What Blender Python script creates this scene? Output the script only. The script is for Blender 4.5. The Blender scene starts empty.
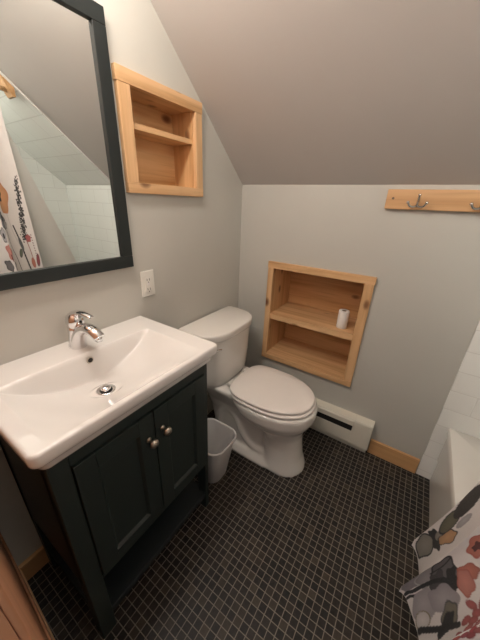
import bpy, bmesh, math, random
import numpy as np
from mathutils import Vector, Matrix
PI = math.pi
SC = bpy.context.scene
COL = SC.collection
rnd = random.Random(7)

# ------------------------------------------------------------------ materials
def new_mat(name):
    m = bpy.data.materials.new(name); m.use_nodes = True
    nt = m.node_tree; nt.nodes.clear()
    out = nt.nodes.new('ShaderNodeOutputMaterial'); b = nt.nodes.new('ShaderNodeBsdfPrincipled')
    nt.links.new(b.outputs[0], out.inputs[0])
    return m, nt, b
def N(nt, t, **k):
    n = nt.nodes.new(t)
    for a, v in k.items(): setattr(n, a, v)
    return n
def mixc(nt, a, b, fac=None, mode='MIX', facv=0.5):
    n = N(nt, 'ShaderNodeMix', data_type='RGBA', blend_type=mode)
    n.inputs[0].default_value = facv
    if fac is not None: nt.links.new(fac, n.inputs[0])
    for i, v in ((6, a), (7, b)):
        if isinstance(v, tuple): n.inputs[i].default_value = (*v, 1)
        else: nt.links.new(v, n.inputs[i])
    return n.outputs[2]
def ramp(nt, src, stops):
    r = N(nt, 'ShaderNodeValToRGB')
    el = r.color_ramp.elements
    while len(el) < len(stops): el.new(0.5)
    for e, (p, c) in zip(el, stops): e.position = p; e.color = (*c, 1)
    nt.links.new(src, r.inputs[0]); return r.outputs[0]
def objcoord(nt, scale=(1,1,1), loc=(0,0,0), rot=(0,0,0)):
    tc = N(nt, 'ShaderNodeTexCoord'); mp = N(nt, 'ShaderNodeMapping')
    mp.inputs['Scale'].default_value = scale; mp.inputs['Location'].default_value = loc; mp.inputs['Rotation'].default_value = rot
    nt.links.new(tc.outputs['Object'], mp.inputs[0]); return mp.outputs[0]
def noise(nt, vec, scale, detail=3, rough=.5, out=0):
    n = N(nt, 'ShaderNodeTexNoise'); n.inputs['Scale'].default_value = scale
    n.inputs['Detail'].default_value = detail; n.inputs['Roughness'].default_value = rough
    nt.links.new(vec, n.inputs['Vector']); return n.outputs[out]
def bump(nt, b, h, strength=.2, dist=.002):
    n = N(nt, 'ShaderNodeBump'); n.inputs['Strength'].default_value = strength; n.inputs['Distance'].default_value = dist
    nt.links.new(h, n.inputs['Height']); nt.links.new(n.outputs[0], b.inputs['Normal'])

def paint(name, c, rough=.6, bumps=.08, var=.04):
    m, nt, b = new_mat(name); v = objcoord(nt)
    f = noise(nt, v, 3.0, 4)
    col = mixc(nt, tuple(x*(1-var) for x in c), tuple(min(1, x*(1+var)) for x in c), f)
    nt.links.new(col, b.inputs['Base Color']); b.inputs['Roughness'].default_value = rough
    bump(nt, b, noise(nt, v, 260, 2), bumps, .001)
    return m
def plain(name, c, rough=.4, metal=0, coat=0, spec=.5):
    m, nt, b = new_mat(name); v = objcoord(nt)
    f = noise(nt, v, 12, 2)
    col = mixc(nt, tuple(x*.97 for x in c), tuple(min(1, x*1.02) for x in c), f)
    nt.links.new(col, b.inputs['Base Color']); b.inputs['Roughness'].default_value = rough
    b.inputs['Metallic'].default_value = metal; b.inputs['Coat Weight'].default_value = coat
    b.inputs['Specular IOR Level'].default_value = spec
    return m
def pine(name, axis, lo=(.50,.265,.105), hi=(.73,.46,.235), seed=0., rough=.42, knots=True):
    m, nt, b = new_mat(name)
    st = [14, 14, 14]; st['xyz'.index(axis)] = .9
    loc = (seed*1.7, seed*2.3, seed*3.1)
    v = objcoord(nt, tuple(st), loc)
    g = noise(nt, v, 1.6, 4, .55)
    st2 = [60, 60, 60]; st2['xyz'.index(axis)] = 2.0
    g2 = noise(nt, objcoord(nt, tuple(st2), loc), 1.5, 2)
    c = ramp(nt, g, [(.3, lo), (.5, tuple((a+2*q)/3 for a, q in zip(lo, hi))), (.68, hi)])
    c = mixc(nt, c, tuple(x*.8 for x in lo), ramp(nt, g2, [(.55,(0,0,0)),(.75,(.5,.5,.5))]))
    if knots:
        sk = [9, 9, 9]; sk['xyz'.index(axis)] = 5
        vo = N(nt, 'ShaderNodeTexVoronoi'); vo.inputs['Scale'].default_value = 1.0; vo.inputs['Randomness'].default_value = 1
        nt.links.new(objcoord(nt, tuple(sk), loc), vo.inputs['Vector'])
        kf = ramp(nt, vo.outputs['Distance'], [(.05,(1,1,1)),(.10,(.75,.75,.75)),(.17,(0,0,0))])
        wn = N(nt, 'ShaderNodeSeparateColor'); nt.links.new(vo.outputs['Color'], wn.inputs[0])
        gt = N(nt, 'ShaderNodeMath', operation='GREATER_THAN'); nt.links.new(wn.outputs[0], gt.inputs[0]); gt.inputs[1].default_value = .3
        mu = N(nt, 'ShaderNodeMath', operation='MULTIPLY'); nt.links.new(kf, mu.inputs[0]); nt.links.new(gt.outputs[0], mu.inputs[1])
        c = mixc(nt, c, (.16,.06,.022), mu.outputs[0])
    nt.links.new(c, b.inputs['Base Color']); b.inputs['Roughness'].default_value = rough
    bump(nt, b, g2, .08, .001)
    return m
def swizzle(nt, a, bb, la=0., lb=0.):
    tc = N(nt, 'ShaderNodeTexCoord'); s = N(nt, 'ShaderNodeSeparateXYZ'); c = N(nt, 'ShaderNodeCombineXYZ')
    nt.links.new(tc.outputs['Object'], s.inputs[0])
    for i, (ax, l) in enumerate(((a, la), (bb, lb))):
        ad = N(nt, 'ShaderNodeMath', operation='ADD'); nt.links.new(s.outputs['XYZ'.index(ax)], ad.inputs[0]); ad.inputs[1].default_value = l
        nt.links.new(ad.outputs[0], c.inputs[i])
    return c.outputs[0]
def brick(nt, vec, w, h, mort, c1, c2, cm, off):
    t = N(nt, 'ShaderNodeTexBrick'); t.offset = off; t.squash = 1; t.offset_frequency = 2
    t.inputs['Scale'].default_value = 1; t.inputs['Brick Width'].default_value = w; t.inputs['Row Height'].default_value = h
    t.inputs['Mortar Size'].default_value = mort; t.inputs['Mortar Smooth'].default_value = .25; t.inputs['Bias'].default_value = 0
    t.inputs['Color1'].default_value = (*c1, 1); t.inputs['Color2'].default_value = (*c2, 1); t.inputs['Mortar'].default_value = (*cm, 1)
    nt.links.new(vec, t.inputs['Vector']); return t
def subway(name, a, bb, la=0., lb=0.):
    m, nt, b = new_mat(name)
    t = brick(nt, swizzle(nt, a, bb, la, lb), .205, .104, .0022, (.86,.87,.84), (.84,.85,.82), (.74,.74,.71), .5)
    nt.links.new(t.outputs['Color'], b.inputs['Base Color'])
    b.inputs['Roughness'].default_value = .22
    inv = N(nt, 'ShaderNodeMath', operation='SUBTRACT'); inv.inputs[0].default_value = 1; nt.links.new(t.outputs['Fac'], inv.inputs[1])
    bump(nt, b, inv.outputs[0], .5, .0015)
    return m
def mosaic(name):
    m, nt, b = new_mat(name)
    v = swizzle(nt, 'X', 'Y', 10-.02, 20+.006)
    t = brick(nt, v, .027, .027, .0016, (0,0,0), (1,1,1), (.5,.5,.5), 0)
    tile = ramp(nt, t.outputs['Color'], [(0,(.003,.003,.0035)),(.45,(.007,.0063,.006)),(.72,(.015,.012,.010)),(.9,(.033,.025,.018)),(1,(.050,.038,.028))])
    pn = noise(nt, v, 3.2, 3)
    tile = mixc(nt, tile, mixc(nt, tile, (.034,.023,.016), facv=.42), ramp(nt, pn, [(.42,(0,0,0)),(.68,(1,1,1))]))
    fine = noise(nt, v, 55, 4, .65)
    tile = mixc(nt, tile, (1.5,1.4,1.3), ramp(nt, fine, [(.4,(0,0,0)),(.9,(.02,.02,.02))]))
    gr = mixc(nt, (.15,.132,.112), (.26,.228,.19), noise(nt, v, 9, 3))
    col = mixc(nt, tile, gr, t.outputs['Fac'])
    nt.links.new(col, b.inputs['Base Color'])
    rr = ramp(nt, fine, [(.3,(.38,.38,.38)),(.7,(.62,.62,.62))]); nt.links.new(rr, b.inputs['Roughness'])
    b.inputs['Specular IOR Level'].default_value = .35
    inv = N(nt, 'ShaderNodeMath', operation='SUBTRACT'); inv.inputs[0].default_value = 1; nt.links.new(t.outputs['Fac'], inv.inputs[1])
    bump(nt, b, inv.outputs[0], .6, .002)
    return m

WALL = (.535,.522,.475)
M = dict(
    wall=paint('grey_wall_paint', WALL), wallb=paint('grey_back_wall_paint', (.505,.500,.462)), ceil=paint('ceiling_paint', (.50,.478,.455), .75),
    tile_b=subway('subway_tile_back', 'X', 'Z', 8.935, 10.4-.352), tile_r=subway('subway_tile_side', 'Y', 'Z', 10.05, 10.4-.352),
    tile_s=subway('subway_tile_slope', 'X', 'Y', 10.0, 10.0), floor=mosaic('slate_mosaic'),
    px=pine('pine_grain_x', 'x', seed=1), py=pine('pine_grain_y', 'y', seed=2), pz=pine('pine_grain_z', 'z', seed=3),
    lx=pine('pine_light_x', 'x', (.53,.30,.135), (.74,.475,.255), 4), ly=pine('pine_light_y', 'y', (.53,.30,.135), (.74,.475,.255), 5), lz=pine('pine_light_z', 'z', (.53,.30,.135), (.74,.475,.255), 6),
    hook_board=pine('pine_hook_board', 'x', (.52,.29,.125), (.66,.40,.20), 8, knots=False),
    bbx=pine('pine_baseboard_x', 'x', (.50,.265,.11), (.66,.39,.185), 9), bby=pine('pine_baseboard_y', 'y', (.50,.265,.11), (.66,.39,.185), 10),
    door=pine('door_wood', 'z', (.44,.20,.10), (.55,.27,.15), 11, knots=False), door_edge=pine('door_edge_wood', 'x', (.62,.38,.2), (.74,.47,.27), 12, knots=False),
    ceramic=plain('white_ceramic', (.80,.775,.75), .14, coat=.4), porcelain=plain('toilet_porcelain', (.80,.775,.73), .16, coat=.4), seat=plain('seat_plastic', (.84,.79,.75), .28),
    chrome=plain('chrome', (.82,.82,.83), .08, 1), nickel=plain('brushed_nickel', (.62,.57,.49), .3, 1), hookmetal=plain('hook_nickel', (.62,.6,.57), .22, 1),
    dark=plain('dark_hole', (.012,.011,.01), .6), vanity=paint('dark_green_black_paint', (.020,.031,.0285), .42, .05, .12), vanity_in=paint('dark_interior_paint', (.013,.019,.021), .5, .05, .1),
    frame=paint('black_frame_paint', (.012,.017,.017), .45, .06, .15), plastic=plain('white_plastic', (.78,.76,.75), .35), outlet=plain('outlet_plastic', (.80,.78,.72), .35),
    heater=plain('heater_enamel', (.70,.67,.58), .4), tub=plain('tub_enamel', (.80,.78,.735), .2, coat=.2), paper=plain('tissue_paper', (.86,.83,.80), .9), core=plain('cardboard_core', (.16,.12,.09), .9),
    liner=plain('liner_vinyl', (.84,.83,.80), .45), grey_hinge=plain('seat_hinge_plastic', (.8,.77,.73), .3),
)
m, nt, b = new_mat('mirror_glass'); b.inputs['Metallic'].default_value = 1; b.inputs['Roughness'].default_value = .0
v = objcoord(nt); nt.links.new(mixc(nt, (.83,.86,.84), (.85,.88,.86), noise(nt, v, 2)), b.inputs['Base Color']); M['mirror'] = m
m, nt, b = new_mat('printed_curtain_fabric')
at = N(nt, 'ShaderNodeAttribute'); at.attribute_name = 'print'
wv = noise(nt, objcoord(nt), 420, 2)
nt.links.new(mixc(nt, at.outputs['Color'], mixc(nt, at.outputs['Color'], (.5,.5,.5), facv=.12), wv), b.inputs['Base Color'])
b.inputs['Roughness'].default_value = .8; M['curtain'] = m

# ------------------------------------------------------------------ mesh helpers
def obj(name, bm, mat, parent=None, smooth=False, bevel=0, bseg=2, label=None):
    me = bpy.data.meshes.new(name)
    bmesh.ops.recalc_face_normals(bm, faces=bm.faces)
    bm.to_mesh(me); bm.free()
    o = bpy.data.objects.new(name, me); COL.objects.link(o)
    for mm in (mat if isinstance(mat, (list, tuple)) else [mat]): me.materials.append(mm)
    if smooth:
        for p in me.polygons: p.use_smooth = True
    if bevel:
        md = o.modifiers.new('bevel', 'BEVEL'); md.width = bevel; md.segments = bseg; md.limit_method = 'ANGLE'; md.angle_limit = math.radians(40)
        for p in me.polygons: p.use_smooth = True
        md2 = o.modifiers.new('wn', 'WEIGHTED_NORMAL'); md2.keep_sharp = True
    if parent is not None:
        o.parent = parent
        # geometry is given in world space: bring it into the frame of the parent
        w = parent
        off = Vector((0,0,0))
        while w is not None: off += w.location; w = w.parent
        for vv in me.vertices: vv.co -= off
    if label: o['label'] = label
    return o
def root(name, label, cat, loc, group=None):
    o = bpy.data.objects.new(name, None); COL.objects.link(o); o.location = loc; o.empty_display_size = .05
    o['label'] = label; o['category'] = cat
    if group: o['group'] = group
    return o
def tag(o, label, cat, group=None):
    o['label'] = label; o['category'] = cat
    if group: o['group'] = group
    return o
def struct(name, bm, mat, bevel=0, smooth=False):
    o = obj(name, bm, mat, None, smooth, bevel); o['kind'] = 'structure'; return o
def box(bm, a, b):
    x0,x1 = sorted((a[0],b[0])); y0,y1 = sorted((a[1],b[1])); z0,z1 = sorted((a[2],b[2]))
    vs = [bm.verts.new(p) for p in ((x0,y0,z0),(x1,y0,z0),(x1,y1,z0),(x0,y1,z0),(x0,y0,z1),(x1,y0,z1),(x1,y1,z1),(x0,y1,z1))]
    for f in ((3,2,1,0),(4,5,6,7),(0,1,5,4),(1,2,6,5),(2,3,7,6),(3,0,4,7)): bm.faces.new([vs[i] for i in f])
    return bm
def B(*pairs):
    bm = bmesh.new()
    for i in range(0, len(pairs), 2): box(bm, pairs[i], pairs[i+1])
    return bm
def loft(bm, rings, cap=True, closed=True):
    vr = [[bm.verts.new(p) for p in r] for r in rings]; n = len(rings[0])
    for i in range(len(vr)-1):
        for j in range(n if closed else n-1):
            k = (j+1) % n
            bm.faces.new((vr[i][j], vr[i][k], vr[i+1][k], vr[i+1][j]))
    if cap:
        for r in (vr[0], vr[-1]):
            if len(r) > 2: bm.faces.new(r)
    return vr
def tube(bm, path, radii, seg=16, flat=None):
    pts = [Vector(p) for p in path]; rings = []
    up0 = Vector((0,1,0))
    for i, p in enumerate(pts):
        t = (pts[min(i+1, len(pts)-1)] - pts[max(i-1, 0)]).normalized()
        side = up0 - t*up0.dot(t)
        if side.length < 1e-4: side = Vector((1,0,0)) - t*t.x
        side.normalize(); nor = t.cross(side)
        r = radii[i] if isinstance(radii, (list, tuple)) else radii
        rx, ry = r if isinstance(r, tuple) else (r, r)
        rings.append([p + side*rx*math.cos(2*PI*k/seg) + nor*ry*math.sin(2*PI*k/seg) for k in range(seg)])
    loft(bm, rings); return bm
def lathe(bm, c, prof, axis='z', seg=24, cap=True):
    rings = []
    for r, h in prof:
        ring = []
        for k in range(seg):
            a = 2*PI*k/seg; u, w = r*math.cos(a), r*math.sin(a)
            ring.append({'z': (c[0]+u, c[1]+w, c[2]+h), 'x': (c[0]+h, c[1]+u, c[2]+w), 'y': (c[0]+u, c[1]+h, c[2]+w)}[axis])
        rings.append(ring)
    loft(bm, rings, cap); return bm
def smoothstep(a, b, x):
    t = max(0, min(1, (x-a)/(b-a))); return t*t*(3-2*t)
def spline(P, n):
    out = []
    for i in range(len(P)-1):
        p0, p1, p2, p3 = P[max(i-1,0)], P[i], P[i+1], P[min(i+2,len(P)-1)]
        for k in range(n):
            t = k/n
            out.append(tuple(.5*((2*b)+(-a+c)*t+(2*a-5*b+4*c-d)*t*t+(-a+3*b-3*c+d)*t**3) for a,b,c,d in zip(p0,p1,p2,p3)))
    out.append(tuple(P[-1])); return out

# ------------------------------------------------------------------ room shell
HK, SL = 1.4248, .848               # knee wall height, slope of the ceiling per metre
XR, YN = 1.955, -1.405              # tub wall, door wall
CH = lambda y: HK - SL*y
# left gable wall with a hole for the recessed shelf
LY0, LY1, LZ0, LZ1 = -.732, -.388, 1.370, 1.688
def wall_with_hole(pts_outer, hole, axis, t):
    bm = bmesh.new()
    (a0,b0),(a1,b1) = hole
    def P(a, bb, d): return (d, a, bb) if axis == 'x' else (a, d, bb)
    o = pts_outer; h = [(a0,b0),(a1,b0),(a1,b1),(a0,b1)]
    for d in (0, t):
        ov = [bm.verts.new(P(*q, d)) for q in o]; hv = [bm.verts.new(P(*q, d)) for q in h]
        for i in range(4): bm.faces.new((ov[i], ov[(i+1)%4], hv[(i+1)%4], hv[i]))
        if d == 0: o1, h1 = ov, hv
    for i in range(4):
        bm.faces.new((o1[i], o1[(i+1)%4], ov[(i+1)%4], ov[i])); bm.faces.new((h1[i], h1[(i+1)%4], hv[(i+1)%4], hv[i]))
    return bm
struct('wall_left', wall_with_hole([(-1.80,0),(0.0,0),(0.0,HK),(-1.80,CH(-1.80))], ((LY0,LZ0),(LY1,LZ1)), 'x', -.14), M['wall'])
NX0, NX1, NZ0, NZ1 = .230, .765, .41, 1.0
struct('wall_back', wall_with_hole([(-.14,0),(XR,0),(XR,HK),(-.14,HK)], ((NX0,NZ0),(NX1,NZ1)), 'y', .32), M['wallb'])
struct('wall_right', B((XR,-1.80,0),(XR+.1,.1,3.0)), M['tile_r'])
struct('floor', B((-.14,-2.2,-.06),(XR+.1,.32,0)), M['floor'])
bm = bmesh.new()
rg = [[(-.14,.30,CH(.30)),(XR+.1,.30,CH(.30)),(XR+.1,.30,CH(.30)+.1),(-.14,.30,CH(.30)+.1)], [(-.14,-1.8,CH(-1.8)),(XR+.1,-1.8,CH(-1.8)),(XR+.1,-1.8,CH(-1.8)+.1),(-.14,-1.8,CH(-1.8)+.1)]]
rg[0] = [(p[0], 0.0, HK + (.1 if i > 1 else 0)) for i, p in enumerate(rg[0])]
loft(bm, rg); struct('ceiling', bm, M['ceil'])
# tile fields: back wall by the tub and the strip of sloped ceiling above the tub
struct('trim_1', B((1.212,-.008,0),(XR,.0,HK)), M['tile_b'])
bm = bmesh.new(); y1 = -1.40; dn = (.0, -.006, -.007)
loft(bm, [[(1.215,-.008,CH(-.008)),(XR,-.008,CH(-.008)),(XR,-.008,CH(-.008)-.011),(1.215,-.008,CH(-.008)-.011)], [(1.215,y1,CH(y1)),(XR,y1,CH(y1)),(XR,y1,CH(y1)-.011),(1.215,y1,CH(y1)-.011)]])
struct('trim_2', bm, M['tile_s'])
# door wall: opening where the photographer stands
struct('wall_front', B((1.16,YN-.12,0),(XR,YN,CH(YN)-.005), (0,YN-.12,2.06),(1.16,YN,CH(YN)-.005)), M['wall'])
# door ajar on the door wall, hinged at the corner by the vanity
a = math.radians(3.3)
dr = bpy.data.objects.new('door_1', None); COL.objects.link(dr); dr['kind'] = 'structure'; dr.location = (.004, YN+.008, 0)
dbm = B((0,-.035,.006),(.74,-.006,2.03))
o = obj('door_leaf', dbm, M['door']); o.parent = dr; o['kind'] = 'structure'
o = obj('door_kickboard', B((0,-.006,.006),(.74,.004,.085)), M['door_edge'], bevel=.002); o.parent = dr; o['kind'] = 'structure'
o = obj('door_rail', B((0,-.006,.09),(.74,.0,.20),(0,-.006,1.9),(.74,.0,2.03),(0,-.006,.2),(.035,0,1.9),(.62,-.006,.2),(.74,0,1.9)), M['door'], bevel=.002); o.parent = dr; o['kind'] = 'structure'
dr.rotation_euler = (0,0,-a)
# baseboards
struct('baseboard_back', B((.962,-.016,0),(1.208,0,.098)), M['bbx'], bevel=.003)
struct('baseboard_left', B((0,-1.398,0),(.016,-1.29,.09),(0,-.785,0),(.016,-.62,.09)), M['bby'], bevel=.003)

# ------------------------------------------------------------------ recessed pine shelves
t = root('recessed_shelf', 'small pine framed recessed shelf high on wall between mirror and slope', 'shelf', (0,-.545,1.349))
D = -.115
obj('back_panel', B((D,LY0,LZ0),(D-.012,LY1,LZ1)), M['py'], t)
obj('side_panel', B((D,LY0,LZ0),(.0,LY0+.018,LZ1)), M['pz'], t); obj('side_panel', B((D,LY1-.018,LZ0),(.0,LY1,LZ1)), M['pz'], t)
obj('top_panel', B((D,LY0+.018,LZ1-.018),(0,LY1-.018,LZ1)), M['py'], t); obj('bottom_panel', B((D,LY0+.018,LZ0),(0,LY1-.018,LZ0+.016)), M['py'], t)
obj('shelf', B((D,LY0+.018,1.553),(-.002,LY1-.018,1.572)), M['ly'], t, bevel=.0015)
obj('frame_board', B((0,-.766,1.668),(.019,-.360,1.709)), M['ly'], t, bevel=.0015); obj('frame_board', B((0,-.763,1.3485),(.019,-.362,1.383)), M['ly'], t, bevel=.0015)
obj('frame_board', B((0,-.763,1.383),(.018,-.716,1.668)), M['lz'], t, bevel=.0015); obj('frame_board', B((0,-.404,1.383),(.018,-.362,1.668)), M['lz'], t, bevel=.0015)

t = root('recessed_shelf', 'large pine framed recessed shelf low on back wall behind toilet', 'shelf', (.495,0,.38))
D = .27
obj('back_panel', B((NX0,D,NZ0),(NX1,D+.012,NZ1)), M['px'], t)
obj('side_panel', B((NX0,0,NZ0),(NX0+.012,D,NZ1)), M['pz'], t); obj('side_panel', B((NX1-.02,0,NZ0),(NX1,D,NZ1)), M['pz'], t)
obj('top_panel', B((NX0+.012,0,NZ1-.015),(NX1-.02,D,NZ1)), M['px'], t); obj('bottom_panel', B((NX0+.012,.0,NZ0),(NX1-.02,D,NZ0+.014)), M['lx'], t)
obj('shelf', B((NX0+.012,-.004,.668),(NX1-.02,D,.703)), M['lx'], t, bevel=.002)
obj('frame_board', B((.211,-.019,.989),(.793,0,1.027)), M['lx'], t, bevel=.002); obj('frame_board', B((.213,-.019,.391),(.790,0,.424)), M['lx'], t, bevel=.002)
obj('frame_board', B((.213,-.018,.424),(.247,0,.989)), M['lz'], t, bevel=.002); obj('frame_board', B((.745,-.018,.424),(.790,0,.989)), M['lz'], t, bevel=.002)

# toilet paper roll
t = root('toilet_paper_roll', 'white toilet paper roll standing on middle shelf of the low recess', 'toilet paper', (.664,.062,.703))
bm = bmesh.new(); lathe(bm, (.664,.062,.703), [(.0125,.1),(.0125,.002),(.027,0),(.0285,.003),(.0285,.099),(.027,.102),(.0125,.101)], seg=32, cap=False)
obj('paper', bm, M['paper'], t, smooth=True)
bm = bmesh.new(); lathe(bm, (.664,.062,.703), [(.0125,.0015),(.0125,.1005),(.0113,.1005),(.0113,.003),(.0001,.003)], seg=24, cap=False); obj('cardboard_core', bm, M['core'], t, smooth=True)

# coat hook rail
t = root('coat_rack', 'pine board with metal double coat hooks on back wall under slope', 'coat rack', (.96,0,1.328))
obj('board', B((.756,-.02,1.330),(1.195,0,1.407)), M['hook_board'], t, bevel=.002)
for hx in (.876, 1.083):
    hz = 1.353
    bm = bmesh.new(); tube(bm, [(hx,-.0235,hz-.012),(hx,-.0235,hz+.005),(hx,-.0235,hz+.03)], [(.0085,.0045),(.0095,.005),(.0075,.004)], 12)
    h = obj('hook', bm, M['hookmetal'], t, smooth=True)
    bm = bmesh.new(); P = spline([(hx,-.025,hz+.012),(hx+.001,-.036,hz+.012),(hx+.002,-.05,hz+.018),(hx+.002,-.058,hz+.034)], 5)
    tube(bm, P, [.0045]*(len(P)-1)+[.006], 10); obj('upper_prong', bm, M['hookmetal'], h, smooth=True)
    for s in (-1, 1):
        bm = bmesh.new(); P = spline([(hx,-.026,hz-.006),(hx+s*.010,-.034,hz-.011),(hx+s*.024,-.044,hz-.009),(hx+s*.033,-.05,hz+.004)], 5)
        tube(bm, P, [.0042]*len(P), 10); lathe(bm, (hx+s*.033,-.05,hz+.004), [(.0001,-.006),(.005,-.004),(.0062,0),(.005,.004),(.0001,.006)], seg=12)
        obj('lower_prong', bm, M['hookmetal'], h, smooth=True)
bm = bmesh.new(); lathe(bm, (.782,-.0205,1.372), [(.0001,-.0004),(.005,-.0004),(.005,.001),(.0001,.001)], 'y', 14); obj('wood_plug', bm, M['core'], t, label='dark round screw plug')

# outlet
t = root('wall_outlet', 'white wall outlet plate with two sockets beside mirror corner', 'outlet', (0,-.711,.947))
obj('cover_plate', B((0,-.745,.946),(.006,-.678,1.056)), M['outlet'], t, bevel=.003)
r = obj('receptacle', B((.006,-.729,.967),(.0085,-.695,1.035)), M['outlet'], t, bevel=.0008)
for zc in (1.018, .978):
    for dy in (-.006, .006): obj('socket_slot', B((.0082,-.712+dy-.0012,zc-.005),(.0088,-.712+dy+.0012,zc+.005)), M['dark'], r)
    bm = bmesh.new(); lathe(bm, (.0082,-.712,zc-.011), [(.0001,0),(.0025,0),(.0025,.0006),(.0001,.0006)], 'x', 10); obj('ground_hole', bm, M['dark'], r)
for dz in (.993, 1.0005): obj('test_button', B((.0085,-.718,dz),(.0097,-.706,dz+.0055)), M['plastic'], r)

# mirror
MY0, MY1, MZ0, MZ1 = -1.345, -.782, 1.087, 1.824
t = root('wall_mirror', 'rectangular mirror in flat black frame hung above sink', 'mirror', (0,(MY0+MY1)/2,MZ0))
w = .042
bm = B((0,MY0,MZ0),(.022,MY1,MZ0+w),(0,MY0,MZ1-w),(.022,MY1,MZ1),(0,MY0,MZ0+w),(.022,MY0+w,MZ1-w),(0,MY1-w,MZ0+w),(.022,MY1,MZ1-w))
obj('frame', bm, M['frame'], t, bevel=.002)
obj('glass', B((.004,MY0+w-.004,MZ0+w-.004),(.012,MY1-w+.004,MZ1-w+.004)), M['mirror'], t)

# ------------------------------------------------------------------ vanity
VY0, VY1, VX = -1.318, -.786, .388
t = root('vanity_cabinet', 'dark green black two door vanity cabinet with open bottom shelf', 'cabinet', (.2,(VY0+VY1)/2,0))
Z0 = .292                                       # underside of door box
bm = B((.012,VY0,Z0),(VX-.02,VY0+.016,.80),(.012,VY1-.016,Z0),(VX-.02,VY1,.80),(.012,VY0+.016,Z0),(.024,VY1-.016,.80),(.012,VY0+.016,Z0-.016),(VX-.02,VY1-.016,Z0))
# face frame around the doors
box(bm, (VX-.02,VY0+.045,.755),(VX,VY1-.02,.80)); box(bm, (VX-.02,VY0+.045,Z0-.016),(VX-.004,VY1-.02,Z0))
obj('carcass', bm, M['vanity'], t, bevel=.0015)
for (x0,x1,y0,y1) in ((VX-.045,VX,VY0,VY0+.045),(VX-.045,VX,VY1-.02,VY1),(.012,.05,VY0,VY0+.04),(.012,.05,VY1-.02,VY1)):
    obj('leg', B((x0,y0,0),(x1,y1,.80)), M['vanity'], t, bevel=.002)
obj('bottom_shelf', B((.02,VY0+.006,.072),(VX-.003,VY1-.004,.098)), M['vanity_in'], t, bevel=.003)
def vdoor(y0, y1, knob_y, knob_z):
    z0, z1 = Z0+.002, .752
    s = .052; x1 = VX+.006; x0 = VX-.014
    bm = B((x0,y0,z0),(x1,y0+s,z1),(x0,y1-s,z0),(x1,y1,z1),(x0,y0+s,z0),(x1,y1-s,z0+s),(x0,y0+s,z1-s),(x1,y1-s,z1))
    # bevelled inner moulding and recessed panel
    a0, a1, b0, b1 = y0+s, y1-s, z0+s, z1-s; q = .007; d = .009
    o_ = [(x1-.001,a0,b0),(x1-.001,a1,b0),(x1-.001,a1,b1),(x1-.001,a0,b1)]; i_ = [(x1-d,a0+q,b0+q),(x1-d,a1-q,b0+q),(x1-d,a1-q,b1-q),(x1-d,a0+q,b1-q)]
    loft(bm, [o_, i_], cap=False); bm.faces.new([bm.verts.new(p) for p in i_])
    dd = obj('door', bm, M['vanity'], t, bevel=.0016)
    kb = bmesh.new(); lathe(kb, (x1,knob_y,knob_z), [(.0085,0),(.0085,.002),(.005,.005),(.0045,.012),(.009,.017),(.0135,.021),(.0145,.026),(.012,.031),(.006,.0335),(.0001,.034)], 'x', 24)
    obj('knob', kb, M['nickel'], dd, smooth=True, label='round brushed nickel knob')
vdoor(VY0+.047, -1.0425, -1.0665, .662); vdoor(-1.0385, VY1-.022, -1.0135, .668)

# sink top: gently ramped trough with an upright back wall
SX, SY0, SY1, SZ = .424, -1.345, -.760, .87
t = root('vanity_sink', 'white ceramic sink top with wide sloping trough basin on vanity', 'sink', (.2,(SY0+SY1)/2,.80))
bm = bmesh.new()
NXs, NYs = 150, 170
yc, yh = -1.070, .238
def depth(x, y):
    d0 = depth0(.235, -1.084)-.0005; f = 1-smoothstep(.030, .052, math.hypot(x-.235, y+1.084))
    return depth0(x, y)*(1-f)+d0*f
def depth0(x, y):
    u = abs((y-yc)/yh)
    w_ = max(0, 1-u**2.05)
    back = max(0, min(1, (x-.122)/.020)); back = back*back*(3-2*back)
    q = max(0, min(1, (x-.142)/.268))
    front = (1-q*q)
    front *= 1-.0*q
    return .098*w_*back*front
rr_ = .014
def plan(i, j):
    fx, fy = i/NXs, j/NYs
    return (.0+SX*fx, SY0+(SY1-SY0)*fy)
def roundcorner(x, y, r=.02):
    # pull front corners inside a rounded outline
    for cy, s in ((SY0+r, -1), (SY1-r, 1)):
        cx = SX-r
        if x > cx and (y-cy)*s > 0:
            dx, dy = x-cx, (y-cy)*s; mmax = max(dx, dy); L = math.hypot(dx, dy)
            if L > 1e-9: k = mmax/L; return cx+dx*k, cy+s*dy*k
    return x, y
grid = []
for i in range(NXs+1):
    row = []
    for j in range(NYs+1):
        x, y = plan(i, j)
        e = min(SX-x, y-SY0, SY1-y)
        z = SZ - depth(x, y)
        if e < .008: z -= .006*(1-math.sqrt(max(0, 1-(1-e/.008)**2)))
        x, y = roundcorner(x, y)
        row.append(bm.verts.new((x, y, z)))
    grid.append(row)
for i in range(NXs):
    for j in range(NYs): bm.faces.new((grid[i][j], grid[i+1][j], grid[i+1][j+1], grid[i][j+1]))
per = [grid[i][0] for i in range(NXs+1)] + [grid[NXs][j] for j in range(1, NYs+1)] + [grid[i][NYs] for i in range(NXs-1, -1, -1)] + [grid[0][j] for j in range(NYs-1, 0, -1)]
cx0, cy0 = .2, (SY0+SY1)/2
def inset(co, d):
    x, y = co.x, co.y
    x = min(x, SX-d); y = min(max(y, SY0+d), SY1-d); return x, y
prev = per
for d, z in ((0,.845),(.001,.838),(.004,.834),(.010,.833),(.013,.830),(.015,.812),(.018,.806),(.024,.803)):
    cur = []
    for vv in per:
        x, y = vv.co.x, vv.co.y
        px, py = SX/2, (SY0+SY1)/2
        fx = (x-0)/SX; cur.append(bm.verts.new((x-d*fx, y-d*((y-py)/(SY1-py)), z)))
    for k in range(len(per)):
        kk = (k+1) % len(per); bm.faces.new((prev[k], prev[kk], cur[kk], cur[k]))
    prev = cur
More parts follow.
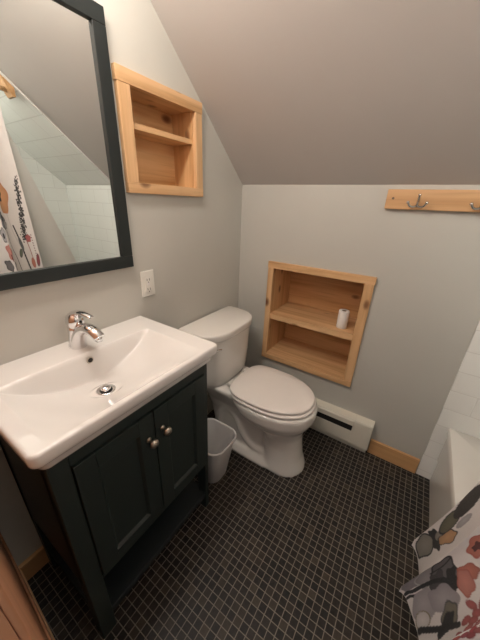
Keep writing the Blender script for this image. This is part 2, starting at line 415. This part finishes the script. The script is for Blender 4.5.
for kx, z in ((.86,.803),(.80,.748)):
    cur = [bm.verts.new((SX/2-.005+(vv.co.x-SX/2)*kx, (SY0+SY1)/2+(vv.co.y-(SY0+SY1)/2)*kx, z)) for vv in per]
    for k in range(len(per)):
        kk = (k+1) % len(per); bm.faces.new((prev[k], prev[kk], cur[kk], cur[k]))
    prev = cur
bm.faces.new(prev)
so = obj('basin', bm, M['ceramic'], t, smooth=True)
# overflow hole and drain
ox, oy, oz = .1335, -1.066, .846
bm = bmesh.new(); lathe(bm, (ox,oy,oz), [(.0001,-.001),(.0095,-.001),(.0115,.0025),(.0095,.0045),(.0085,.002),(.0001,.0015)], 'x', 20); ov = obj('overflow_ring', bm, M['nickel'], t, smooth=True)
bm = bmesh.new(); lathe(bm, (ox+.003,oy,oz), [(.0001,0),(.0078,0),(.0078,.001),(.0001,.001)], 'x', 20); obj('overflow_hole', bm, M['dark'], ov)
dx, dy = .235, -1.084; dz = SZ-depth(dx,dy)
bm = bmesh.new(); lathe(bm, (dx,dy,dz), [(.0001,-.001),(.027,-.001),(.0275,.002),(.024,.0035),(.019,.001),(.0001,.0005)], seg=32); dn_ = obj('drain', bm, M['chrome'], t, smooth=True)
bm = bmesh.new(); lathe(bm, (dx,dy,dz), [(.0001,.0012),(.0182,.0012),(.0182,.0018),(.0001,.0018)], seg=32); obj('drain_gap', bm, M['dark'], dn_)
bm = bmesh.new(); lathe(bm, (dx,dy,dz), [(.0001,.001),(.0145,.001),(.0155,.011),(.013,.0135),(.0001,.0145)], seg=32); obj('stopper', bm, M['chrome'], dn_, smooth=True)

# faucet
t = root('faucet', 'chrome single lever faucet on the back deck of the sink', 'faucet', (.058,-1.066,SZ))
def fp(d, z): return (.056+.993*d, -1.061+.115*d, SZ+z)
bm = bmesh.new(); tube(bm, [fp(d,z) for d, z in ((-.004,.0),(-.004,.004),(-.003,.01),(0,.03),(.005,.055),(.010,.072),(.013,.078))], [.0225,.0225,.0205,.0195,.020,.0225,.018], 28)
bd = obj('body', bm, M['chrome'], t, smooth=True)
bm = bmesh.new(); P = spline([fp(*q) for q in ((.012,.0005),(.016,.022),(.028,.050),(.050,.073),(.078,.082),(.106,.076),(.126,.062))], 6)
n_ = len(P); tube(bm, P, [(.0245-.007*k/n_, .021-.007*k/n_) for k in range(n_)], 20)
sp = obj('spout', bm, M['chrome'], t, smooth=True)
bm = bmesh.new(); lathe(bm, fp(.120,.050), [(.0001,0),(.010,0),(.0108,.014),(.0001,.015)], seg=18); obj('aerator', bm, M['chrome'], sp, smooth=True)
bm = bmesh.new(); P = [fp(.012+h*.35, .076+h) for h in (0,.005,.013,.024,.034,.042,.047,.049)]
tube(bm, P, [.019,.0235,.0265,.0275,.0255,.019,.011,.003], 24)
lv = obj('lever_handle', bm, M['chrome'], t, smooth=True)
bm = bmesh.new(); P = spline([fp(*q) for q in ((.006,.108),(.022,.122),(.048,.130),(.078,.130),(.104,.126))], 6); n_ = len(P)
tube(bm, P, [(.020-.012*k/n_, .010-.006*k/n_) for k in range(n_)], 20); obj('lever_blade', bm, M['chrome'], lv, smooth=True)
bm = bmesh.new(); lathe(bm, fp(.0468,.099), [(.0001,0),(.0042,0),(.0042,.0022),(.0001,.0022)], 'x', 12); obj('index_dot', bm, M['dark'], lv)

# ------------------------------------------------------------------ toilet
TY = -.350
t = root('toilet', 'white two piece toilet with closed lid standing beside vanity', 'toilet', (.42,TY,0))
def oval(x0, x1, hw, z, n=48, e_back=3.2, e_front=2.1, split=.45):
    xc = x0+(x1-x0)*split; pts = []
    for k in range(n):
        a = 2*PI*k/n; c, s = math.cos(a), math.sin(a)
        e = e_front if c >= 0 else e_back
        L = (x1-xc) if c >= 0 else (xc-x0)
        x = xc + L*math.copysign(abs(c)**(2/e), c); y = TY + hw*math.copysign(abs(s)**(2/e), s)
        pts.append((x, y, z))
    return pts
bm = bmesh.new()
loft(bm, [oval(.46,.695,.118,0,e_back=2.4), oval(.46,.692,.116,.02,e_back=2.4), oval(.465,.672,.104,.08,e_back=2.4), oval(.455,.660,.098,.16,e_back=2.4), oval(.44,.655,.102,.22,e_back=2.2), oval(.38,.664,.124,.27,e_back=2.2), oval(.30,.690,.163,.315,e_back=2.2), oval(.275,.703,.176,.345,e_back=2.5), oval(.26,.706,.180,.385,e_back=2.8), oval(.26,.706,.180,.402,e_back=2.8), oval(.265,.700,.175,.408,e_back=2.8)])
loft(bm, [oval(.10,.66,.125,0,e_back=5,e_front=3), oval(.10,.66,.125,.018,e_back=5,e_front=3), oval(.12,.64,.10,.045,e_back=5,e_front=3)])
loft(bm, [oval(.12,.56,.078,.02,e_back=4), oval(.11,.56,.082,.12,e_back=4), oval(.09,.56,.088,.22,e_back=4), oval(.06,.54,.105,.30,e_back=4), oval(.035,.50,.130,.36,e_back=5), oval(.03,.44,.145,.395,e_back=6), oval(.03,.44,.145,.412,e_back=6)])
# raised trapway on each side
for s in (-1, 1):
    P = spline([(.48,TY+s*.068,.06),(.40,TY+s*.075,.075),(.34,TY+s*.077,.14),(.30,TY+s*.077,.22),(.25,TY+s*.077,.26),(.20,TY+s*.075,.22),(.185,TY+s*.073,.10)], 5)
    tube(bm, P, .021, 12)
o = obj('bowl', bm, M['porcelain'], t, smooth=True)
md = o.modifiers.new('remesh', 'REMESH'); md.mode = 'VOXEL'; md.voxel_size = .007; md.use_smooth_shade = True
md = o.modifiers.new('smooth', 'SMOOTH'); md.factor = .6; md.iterations = 7
for s in (-1, 1):
    bm = bmesh.new(); lathe(bm, (.285,TY+s*.104,.018), [(.0001,0),(.016,0),(.015,.012),(.010,.021),(.0001,.024)], seg=20); obj('bolt_cap', bm, M['porcelain'], t, smooth=True)
def seatplate(name, z0, z1, x0, x1, hw, mat, dome=.0):
    bm = bmesh.new(); f = dict(n=72, e_back=3.6, e_front=2.15, split=.42)
    q = min(.006, (z1-z0)*.45)
    loft(bm, [oval(x0+q,x1-q,hw-q,z0,**f), oval(x0,x1,hw,z0+q*.6,**f), oval(x0,x1,hw,z1-q,**f), oval(x0+q*.35,x1-q*.35,hw-q*.35,z1-q*.35,**f), oval(x0+q,x1-q,hw-q,z1,**f), oval(x0+.05,x1-.05,hw-.05,z1+dome,**f), oval(x0+.15,x1-.15,hw-.12,z1+dome*1.3,**f)])
    return obj(name, bm, mat, t, smooth=True)
seatplate('seat', .411, .428, .268, .694, .176, M['seat']); seatplate('seat_lid', .4305, .448, .260, .685, .171, M['seat'], .002)
for s in (-1, 1):
    bm = bmesh.new(); lathe(bm, (.252,TY+s*.075,.428), [(.0001,-.022),(.012,-.022),(.0135,-.018),(.0135,.018),(.012,.022),(.0001,.022)], 'y', 16); obj('hinge_cap', bm, M['grey_hinge'], t, smooth=True)
# tank: flat back, bowed front, tapering down
def dring(x0, xm, xf, hw, z, n=40):
    pts = [(x0, TY-hw+.012, z), (x0, TY+hw-.012, z)]
    for k in range(n+1):
        a = PI/2 - PI*k/n
        c = math.cos(a); s = math.sin(a)
        pts.append((x0+.01+(xm-x0-.01)*min(1, abs(c)**.35) + (xf-xm)*abs(c)**1.25, TY+hw*math.copysign(abs(s)**.62, s), z))
    return pts
bm = bmesh.new()
loft(bm, [dring(.03,.16,.200,.165,.404), dring(.024,.175,.222,.185,.412), dring(.022,.18,.230,.192,.44), dring(.02,.183,.237,.200,.55), dring(.02,.185,.240,.210,.69), dring(.02,.185,.240,.210,.70)])
obj('tank', bm, M['porcelain'], t, smooth=True, bevel=0)
bm = bmesh.new()
loft(bm, [dring(.018,.183,.241,.214,.697), dring(.012,.188,.247,.222,.700), dring(.010,.189,.249,.224,.706), dring(.010,.189,.249,.224,.730), dring(.012,.187,.247,.222,.736), dring(.018,.181,.240,.214,.739)])
o = obj('tank_lid', bm, M['porcelain'], t, smooth=True)
bm = bmesh.new(); P = [(.200,TY-.188,.668),(.228,TY-.190,.668)]; tube(bm, P, [.010,.010], 14)
P = [(.226,TY-.200,.669),(.231,TY-.18,.667),(.240,TY-.150,.664)]; tube(bm, P, [(.004,.008),(.004,.008),(.004,.006)], 10); obj('flush_lever', bm, M['chrome'], t, smooth=True)

# waste bin
t = root('waste_bin', 'small white plastic waste bin on floor between vanity and toilet', 'bin', (.285,-.655,0))
def rrect(cx, cy, hx, hy, r, z, n=8):
    pts = []
    for (sx, sy, a0) in ((1,1,0),(-1,1,PI/2),(-1,-1,PI),(1,-1,1.5*PI)):
        for k in range(n+1):
            a = a0+PI/2*k/n; pts.append((cx+sx*(hx-r)+r*math.cos(a), cy+sy*(hy-r)+r*math.sin(a), z))
    return pts
bc = (.292,-.640)
bm = bmesh.new()
rg = [rrect(*bc,.062,.062,.045,.0), rrect(*bc,.066,.066,.046,.004), rrect(*bc,.102,.094,.055,.252), rrect(*bc,.1005,.0925,.054,.252), rrect(*bc,.064,.064,.045,.008)]
loft(bm, rg); body = obj('body', bm, M['plastic'], t, smooth=True)
md = body.modifiers.new('es', 'EDGE_SPLIT'); md.split_angle = math.radians(50)
bm = bmesh.new()
loft(bm, [rrect(*bc,.101,.093,.0545,.245), rrect(*bc,.1065,.0985,.058,.246), rrect(*bc,.108,.100,.059,.253), rrect(*bc,.1045,.0965,.057,.258), rrect(*bc,.100,.092,.054,.255), rrect(*bc,.0995,.0915,.0535,.247)], cap=False)
obj('rim', bm, M['plastic'], t, smooth=True)

# baseboard heater
t = root('baseboard_heater', 'cream metal baseboard heater on back wall right of toilet', 'heater', (.65,0,0))
X0, X1 = .33, .958
bm = bmesh.new()
prof = [(0,.048),(-.058,.048),(-.060,.052),(-.060,.138),(-.050,.142),(-.050,.172),(-.060,.176),(-.060,.205),(-.052,.217),(0,.220)]
loft(bm, [[(X0,y,z) for y,z in prof],[(X1-.10,y,z) for y,z in prof]])
obj('casing', bm, M['heater'], t)
prof2 = [(0,.046),(-.058,.046),(-.062,.050),(-.062,.207),(-.054,.219),(0,.222)]
bm = bmesh.new(); loft(bm, [[(X1-.102,y,z) for y,z in prof2],[(X1,y,z) for y,z in prof2]]); obj('end_cover', bm, M['heater'], t, bevel=.002)
obj('vent_slot', B((X0+.03,-.0590,.138),(X1-.104,-.0495,.176)), M['dark'], t, label='dark warm air slot')
obj('kick_strip', B((X0,-.030,.0),(X1-.005,0,.046)), M['heater'], t)

# ------------------------------------------------------------------ tub
t = root('bathtub', 'white alcove bathtub along tiled wall behind shower curtain', 'bathtub', (1.6,-.70,0))
TX0, TX1, TYA, TYB, TZ = 1.262, 1.953, -1.395, -.0095, .362
def rr4(x0,x1,y0,y1,r,z,n=8):
    return rrect((x0+x1)/2,(y0+y1)/2,(x1-x0)/2,(y1-y0)/2,r,z,n)
bm = bmesh.new()
loft(bm, [rr4(TX0+.016,TX1,TYA,TYB,.003,0), rr4(TX0+.016,TX1,TYA,TYB,.003,.150), rr4(TX0+.008,TX1,TYA,TYB,.003,.158), rr4(TX0+.008,TX1,TYA,TYB,.003,.318), rr4(TX0,TX1,TYA,TYB,.003,.326), rr4(TX0,TX1,TYA,TYB,.004,.352), rr4(TX0+.004,TX1-.002,TYA+.002,TYB-.002,.006,.360), rr4(TX0+.012,TX1-.004,TYA+.004,TYB-.004,.012,TZ),
  rr4(TX0+.10,TX1-.05,TYA+.07,TYB-.20,.10,TZ), rr4(TX0+.11,TX1-.06,TYA+.08,TYB-.21,.10,TZ-.010), rr4(TX0+.14,TX1-.09,TYA+.13,TYB-.29,.12,.12), rr4(TX0+.18,TX1-.13,TYA+.18,TYB-.34,.10,.085)])
o = obj('tub_shell', bm, M['tub'], t, smooth=True)
md = o.modifiers.new('es', 'EDGE_SPLIT'); md.split_angle = math.radians(35)
bm = bmesh.new(); lathe(bm, (1.6,-1.10,.086), [(.0001,0),(.03,0),(.03,.003),(.0001,.004)], seg=20); obj('tub_drain', bm, M['chrome'], t, smooth=True)

# rod, printed curtain, liner
RX, RZ = 1.262, 1.868
t = root('shower_curtain_rod', 'straight chrome shower rod on wooden blocks above tub edge', 'curtain rod', (RX,-1.0,RZ))
bm = bmesh.new(); tube(bm, [(RX,YN+.001,RZ),(RX,-.575,RZ)], [.0125,.0125], 16); obj('rod', bm, M['chrome'], t, smooth=True)
bm = bmesh.new()
yb0, yb1 = -.610, -.550
loft(bm, [[(RX-.035,yb0,CH(yb0)-.006),(RX-.035,yb1,CH(yb1)-.006),(RX-.035,yb1,RZ-.032),(RX-.035,yb0+.045,RZ-.032)], [(RX+.035,yb0,CH(yb0)-.012),(RX+.035,yb1,CH(yb1)-.012),(RX+.035,yb1,RZ-.032),(RX+.035,yb0+.045,RZ-.032)]])
obj('rod_block', bm, M['hook_board'], t, label='wooden rod block under the tiled slope')
bm = bmesh.new(); lathe(bm, (RX,YN+.0005,RZ), [(.0001,0),(.03,0),(.028,.008),(.016,.012),(.0001,.012)], 'y', 20); obj('rod_flange', bm, M['chrome'], t, smooth=True)

def cloth(name, path_fn, ns, nz, z0, z1, mat, colour=None, thick=.0012):
    S = []; 
    V = np.zeros((nz+1, ns+1, 3))
    for i in range(nz+1):
        f = i/nz
        for j in range(ns+1): V[i, j] = path_fn(j/ns, f, z0, z1)
    me = bpy.data.meshes.new(name)
    vs = V.reshape(-1, 3)
    idx = np.arange((nz+1)*(ns+1)).reshape(nz+1, ns+1)
    fs = np.stack([idx[:-1,:-1], idx[:-1,1:], idx[1:,1:], idx[1:,:-1]], -1).reshape(-1, 4)
    me.from_pydata(vs.tolist(), [], fs.tolist()); me.update()
    for p in me.polygons: p.use_smooth = True
    if colour is not None:
        ca = me.color_attributes.new('print', 'FLOAT_COLOR', 'POINT')
        ca.data.foreach_set('color', np.concatenate([colour, np.ones((*colour.shape[:2], 1))], -1).astype(np.float32).reshape(-1))
    me.materials.append(mat)
    o = bpy.data.objects.new(name, me); COL.objects.link(o)
    return o
CW = 1.75                                       # width of the cloth laid flat
CZ0 = .105
def curtain_path(s, f, z0, z1):
    # f = 0 hem .. 1 rod
    g = (1-f)
    low = max(0, min(1, (g-.58)/.40)); low = low*low*(1.6-.6*low)
    yfar = -.645 + .01*g + .100*low; ynear = -1.335
    ph = s*2*PI*4.0
    y = yfar + (ynear-yfar)*s + .030*math.sin(ph+1.2)*(.4+.6*g)
    amp = .010 + .022*g**.7
    x = RX-.008 - .004*g - .052*low + amp*math.sin(ph - .31) + .005*g*math.sin(ph*2.3+1)
    x = min(x, 1.257 + .5*max(0, f-.16))
    z = z0 + (z1-z0)*f + .012*g**4*math.sin(ph+2.4)
    return (x, y, z)
NS, NZ = 560, 560
# flowers printed on the cloth, in metres across and up the cloth
ss, ff = np.meshgrid(np.linspace(0, CW, NS+1), np.linspace(0, RZ-.0125-CZ0, NZ+1))
colr = np.ones((NZ+1, NS+1, 3))*np.array([.80,.75,.73])
def blob(cx, cy, rx, ry, rot, c, soft=0, edge=None, wob=0, seed=0):
    R_ = max(rx, ry)*1.4+.004
    j0, j1 = int(max(0, (cx-R_)/CW*NS)), int(min(NS+1, (cx+R_)/CW*NS+2))
    H_ = RZ-.0125-CZ0; i0, i1 = int(max(0, (cy-R_)/H_*NZ)), int(min(NZ+1, (cy+R_)/H_*NZ+2))
    if j1 <= j0 or i1 <= i0: return
    W_ = np.s_[i0:i1, j0:j1]
    a = math.radians(rot); dx, dy = ss[W_]-cx, ff[W_]-cy
    u = (dx*math.cos(a)+dy*math.sin(a))/rx; w_ = (-dx*math.sin(a)+dy*math.cos(a))/ry
    r = np.sqrt(u*u+w_*w_); th = np.arctan2(w_, u)
    if wob: r = r/(1+wob*np.sin(5*th+seed)+wob*.6*np.sin(3*th+2*seed))
    px = .0022/math.sqrt(rx*ry)
    al = np.clip((1-r)/px+.5, 0, 1)[..., None]
    cc = np.array(c)*(1-.25*np.clip(r, 0, 1))[..., None]
    if edge is not None:
        ea = np.clip((r-.87)/px+.5, 0, 1)[..., None]; cc = cc*(1-ea)+np.array(edge)*ea
    colr[W_] = colr[W_]*(1-al)+cc*al
def stem(pts, wd, c):
    P = spline(pts, 40)
    for (x0, y0) in P: blob(x0, y0, wd*1.1, wd*1.1, 0, c)
rn = random.Random(11)
BLK = (.018,.018,.02); GRY = (.20,.19,.195); LG = (.46,.43,.44); COR = (.56,.185,.13); RED = (.42,.085,.085); ORG = (.72,.33,.12); OLV = (.25,.21,.13)
def poppy(x, y, r, c):
    stem([(x, y), (x+rn.uniform(-.02,.02), y-.10), (x+rn.uniform(-.05,.05), y-.22)], .0028, BLK)
    for k in range(5):
        a = 2*PI*k/5+rn.random(); blob(x+r*.5*math.cos(a), y+r*.5*math.sin(a), r*.62, r*.52, math.degrees(a), tuple(q*rn.uniform(.85,1.15) for q in c), edge=tuple(q*.55 for q in c) if rn.random() < .6 else None, wob=.08, seed=k)
    blob(x, y, r*.30, r*.28, 0, BLK, wob=.15, seed=3)
def leafy(x, y, h, c, side=1):
    stem([(x, y), (x+.02*side, y+h*.5), (x+.05*side, y+h)], .0026, BLK)
    for k in range(6):
        q = (k+1)/7
        for s2 in (-1, 1): blob(x+.05*side*q*q+s2*.024, y+h*q+.012, .026, .010, s2*35 if s2 > 0 else 180-35, c, edge=BLK if c is not BLK else None)
def berries(x, y, c):
    stem([(x, y), (x+.01, y-.12)], .002, BLK)
    for k in range(13): blob(x+rn.uniform(-.045,.045), y+rn.uniform(-.07,.07), .0125, .019, rn.uniform(-30,30), tuple(q*rn.uniform(.8,1.2) for q in c), edge=tuple(q*.6 for q in c))
def specks(x, y, w_, h):
    for k in range(90): blob(x+rn.gauss(0,w_), y+rn.uniform(0,h), rn.uniform(.004,.009), rn.uniform(.003,.006), rn.uniform(0,180), BLK)
cells = [(i, j) for i in range(11) for j in range(10)]
rn.shuffle(cells)
for (i, j) in cells:
    x = .02+i*.165+rn.uniform(-.04,.04)+(j%2)*.07; y = .03+j*.185+rn.uniform(-.04,.04)
    k = (i*3+j*5) % 8
    if j < 4:
        if i < 5 and k not in (3,): 
            for q in range(2): blob(x+rn.uniform(-.05,.05), y+rn.uniform(-.05,.05), rn.uniform(.05,.085), rn.uniform(.018,.034), rn.uniform(20,150), rn.choice([GRY, LG, GRY, (.09,.085,.09)]), edge=rn.choice([BLK, None, BLK]), wob=.08, seed=q)
        if k in (0,4): poppy(x, y, .05, COR)
        elif k in (1,5): berries(x, y, RED)
        elif k == 2: poppy(x, y, .055, GRY)
        elif k == 3: poppy(x, y, .048, ORG)
        elif k == 6: leafy(x, y-.06, .18, OLV, rn.choice([-1,1]))
        else: leafy(x, y-.06, .17, (.06,.06,.065), rn.choice([-1,1]))
    elif j < 7:
        if k in (0,3): poppy(x, y, .052, ORG if k else COR)
        elif k in (1,6): poppy(x, y, .05, GRY)
        elif k == 2: specks(x, y-.08, .016, .20)
        elif k == 4: berries(x, y, COR)
        elif k == 5: leafy(x, y-.07, .18, (.10,.10,.10), 1)
# large blooms and leaves near the hem and the far edge
WH = (.80,.75,.73)
colr[(ss < .64) & (ff < .56)] = np.array(WH); colr[(ss < .60) & (ff > .74) & (ff < 1.40)] = np.array(WH)
GO = (.29,.27,.235); DK = (.07,.066,.07); MG = (.36,.33,.345)
# sliver of the first fold
blob(.048, .085, .046, .080, 0, GO, edge=BLK, wob=.06); blob(.055, .175, .046, .034, 10, BLK, wob=.15, seed=2); blob(.052, .20, .018, .03, 0, GO)
blob(.080, .245, .024, .066, -8, (.60,.34,.17), edge=BLK, wob=.1); blob(.035, .29, .026, .085, 6, (.16,.15,.10), edge=BLK); blob(.026, .42, .026, .10, 4, (.05,.045,.04)); blob(.07, .36, .014, .05, 0, LG)
# second fold: grey bloom with black veins
blob(.365, .10, .050, .085, 10, MG, wob=.08); blob(.395, .19, .060, .080, 30, (.40,.37,.375), edge=(.5,.48,.47), wob=.1, seed=1); blob(.43, .285, .072, .085, 60, (.15,.14,.145), edge=BLK, wob=.12, seed=2)
blob(.45, .235, .045, .050, 20, DK, wob=.2, seed=4); blob(.47, .30, .030, .05, 40, BLK, wob=.2, seed=1)
stem([(.405,.01),(.425,.06),(.43,.13),(.44,.21),(.46,.27)], .009, BLK); stem([(.43,.005),(.455,.08),(.46,.15),(.485,.20)], .006, BLK); stem([(.395,.22),(.40,.30),(.385,.36)], .003, BLK)
blob(.425, .475, .045, .050, 20, COR, edge=(.4,.1,.08), wob=.12); blob(.43, .47, .018, .022, 0, (.10,.02,.02), wob=.2)
blob(.478, .385, .022, .048, -20, COR, edge=(.35,.1,.07), wob=.1); blob(.497, .352, .034, .040, 30, (.60,.24,.19), edge=(.4,.12,.09), wob=.08)
# third fold
blob(.49, .10, .045, .085, 5, (.46,.42,.44), edge=(.36,.33,.34), wob=.07, seed=3); blob(.505, .22, .040, .080, -10, (.42,.385,.405), wob=.1); blob(.525, .06, .022, .055, 0, WH, edge=OLV)
blob(.545, .22, .026, .055, 15, (.22,.20,.15), edge=DK, wob=.1); blob(.562, .19, .018, .060, 20, BLK, wob=.1); stem([(.54,.01),(.553,.09),(.565,.17),(.575,.26)], .007, BLK)
for (x, y) in ((.548,.335),(.556,.385),(.572,.35),(.585,.395),(.585,.33),(.602,.36),(.600,.31),(.566,.42),(.612,.41),(.62,.34),(.545,.43),(.59,.45),(.575,.295),(.61,.27)): blob(x, y, .0105, .024, rn.uniform(-35,35), (.46,.12,.115), edge=(.30,.06,.06))
# upper flowers near the far edge
for k in range(260):
    q = k/260; blob(.045+.060*q+rn.gauss(0,.010), 1.31-.36*q+rn.gauss(0,.010), rn.uniform(.004,.008), rn.uniform(.003,.006), rn.uniform(0,180), BLK)
blob(.205, 1.20, .055, .090, 8, (.74,.36,.17), edge=(.6,.24,.1), wob=.08); blob(.235, 1.215, .026, .035, 0, BLK, wob=.15)
stem([(.20,1.11),(.185,1.0),(.15,.9),(.13,.78)], .004, WH); stem([(.17,1.04),(.15,.96),(.14,.88),(.12,.75)], .005, BLK); blob(.145, .93, .012, .045, -10, (.12,.12,.13)); blob(.165, .87, .014, .03, 20, (.14,.16,.11), edge=BLK)
blob(.32, 1.075, .060, .050, 15, (.22,.225,.24), edge=BLK, wob=.14); blob(.31, 1.09, .022, .02, 0, BLK, wob=.2); blob(.27, 1.05, .03, .025, 0, LG, edge=GRY, wob=.1); blob(.40, .99, .05, .045, 0, LG, edge=DK, wob=.1); blob(.41, .985, .018, .018, 0, BLK)
blob(.375, .885, .065, .050, 10, (.66,.27,.22), edge=(.5,.16,.12), wob=.12); blob(.36, .85, .030, .022, 30, (.20,.05,.04), wob=.1); blob(.30, .80, .03, .03, 0, LG, edge=BLK, wob=.1); blob(.45, .80, .05, .035, 20, GRY, edge=BLK, wob=.1)
stem([(.27,1.02),(.26,.93),(.22,.85),(.20,.76)], .003, BLK); stem([(.095,.95),(.085,.88),(.075,.78)], .0025, (.4,.1,.1)); blob(.075, .96, .022, .025, 0, (.50,.12,.12), wob=.1); blob(.085, .80, .016, .035, 0, COR); blob(.036, .815, .018, .045, 15, (.30,.05,.06), edge=BLK)
for k in range(9): blob(.045-.0005*k, .98-.017*k, .006, .004, 20, (.2,.08,.09))
colr *= (1-.05*np.random.RandomState(3).rand(NZ+1, NS+1))[..., None]
cu = cloth('shower_curtain', curtain_path, NS, NZ, CZ0, RZ-.0125, M['curtain'], colr)
tag(cu, 'white shower curtain printed with grey, coral and orange flowers hanging outside tub', 'shower curtain')
def liner_path(s, f, z0, z1):
    g = 1-f
    yfar = -.625 + .50*max(0, (g-.08)/.92); ynear = -1.33
    ph = s*2*PI*5
    y = yfar+(ynear-yfar)*s; x = RX+.022 + .215*min(1, g*1.15) - .03*g*s + .010*(.4+g)*math.sin(ph)
    return (x, y, z0+(z1-z0)*f)
ln = cloth('shower_liner', liner_path, 120, 60, .385, RZ-.0125, M['liner'])
tag(ln, 'plain white shower liner hanging inside the tub behind printed curtain', 'shower liner')
for o_, th_ in ((cu, .0012), (ln, .001)):
    pass

# ------------------------------------------------------------------ light
def point(name, loc, e, r, c):
    l = bpy.data.lights.new(name, 'POINT'); l.energy = e; l.shadow_soft_size = r; l.color = c
    o = bpy.data.objects.new(name, l); COL.objects.link(o); o.location = loc; return o
WARM = (1.0,.92,.84)
for yy in (-1.30,-1.15,-1.0): point('vanity_light', (.30,yy,2.09), 7.9, .07, WARM)
point('doorway_fill', (.80,-1.95,1.9), 22, .25, (1.0,.92,.83)); point('tub_fill', (1.55,-1.05,2.12), 10, .08, (1.0,.95,.88))  # added fill lamps behind the doorway and above the tub, no visible source
w = bpy.data.worlds.new('world'); SC.world = w; w.use_nodes = True
w.node_tree.nodes['Background'].inputs[0].default_value = (.95,.92,1.0,1); w.node_tree.nodes['Background'].inputs[1].default_value = .16

# ------------------------------------------------------------------ camera
cd = bpy.data.cameras.new('camera'); cam = bpy.data.objects.new('camera', cd); COL.objects.link(cam)
cam.location = (.9403,-1.4365,1.3283); cam.rotation_euler = (1.1648,-.0370,.5859)
cd.sensor_fit = 'HORIZONTAL'; cd.sensor_width = 36; cd.lens = 271.56/480*36; cd.clip_start = .01
SC.camera = cam
SC.view_settings.view_transform = 'Standard'; SC.view_settings.look = 'None'; SC.view_settings.exposure = 0; SC.view_settings.gamma = 1
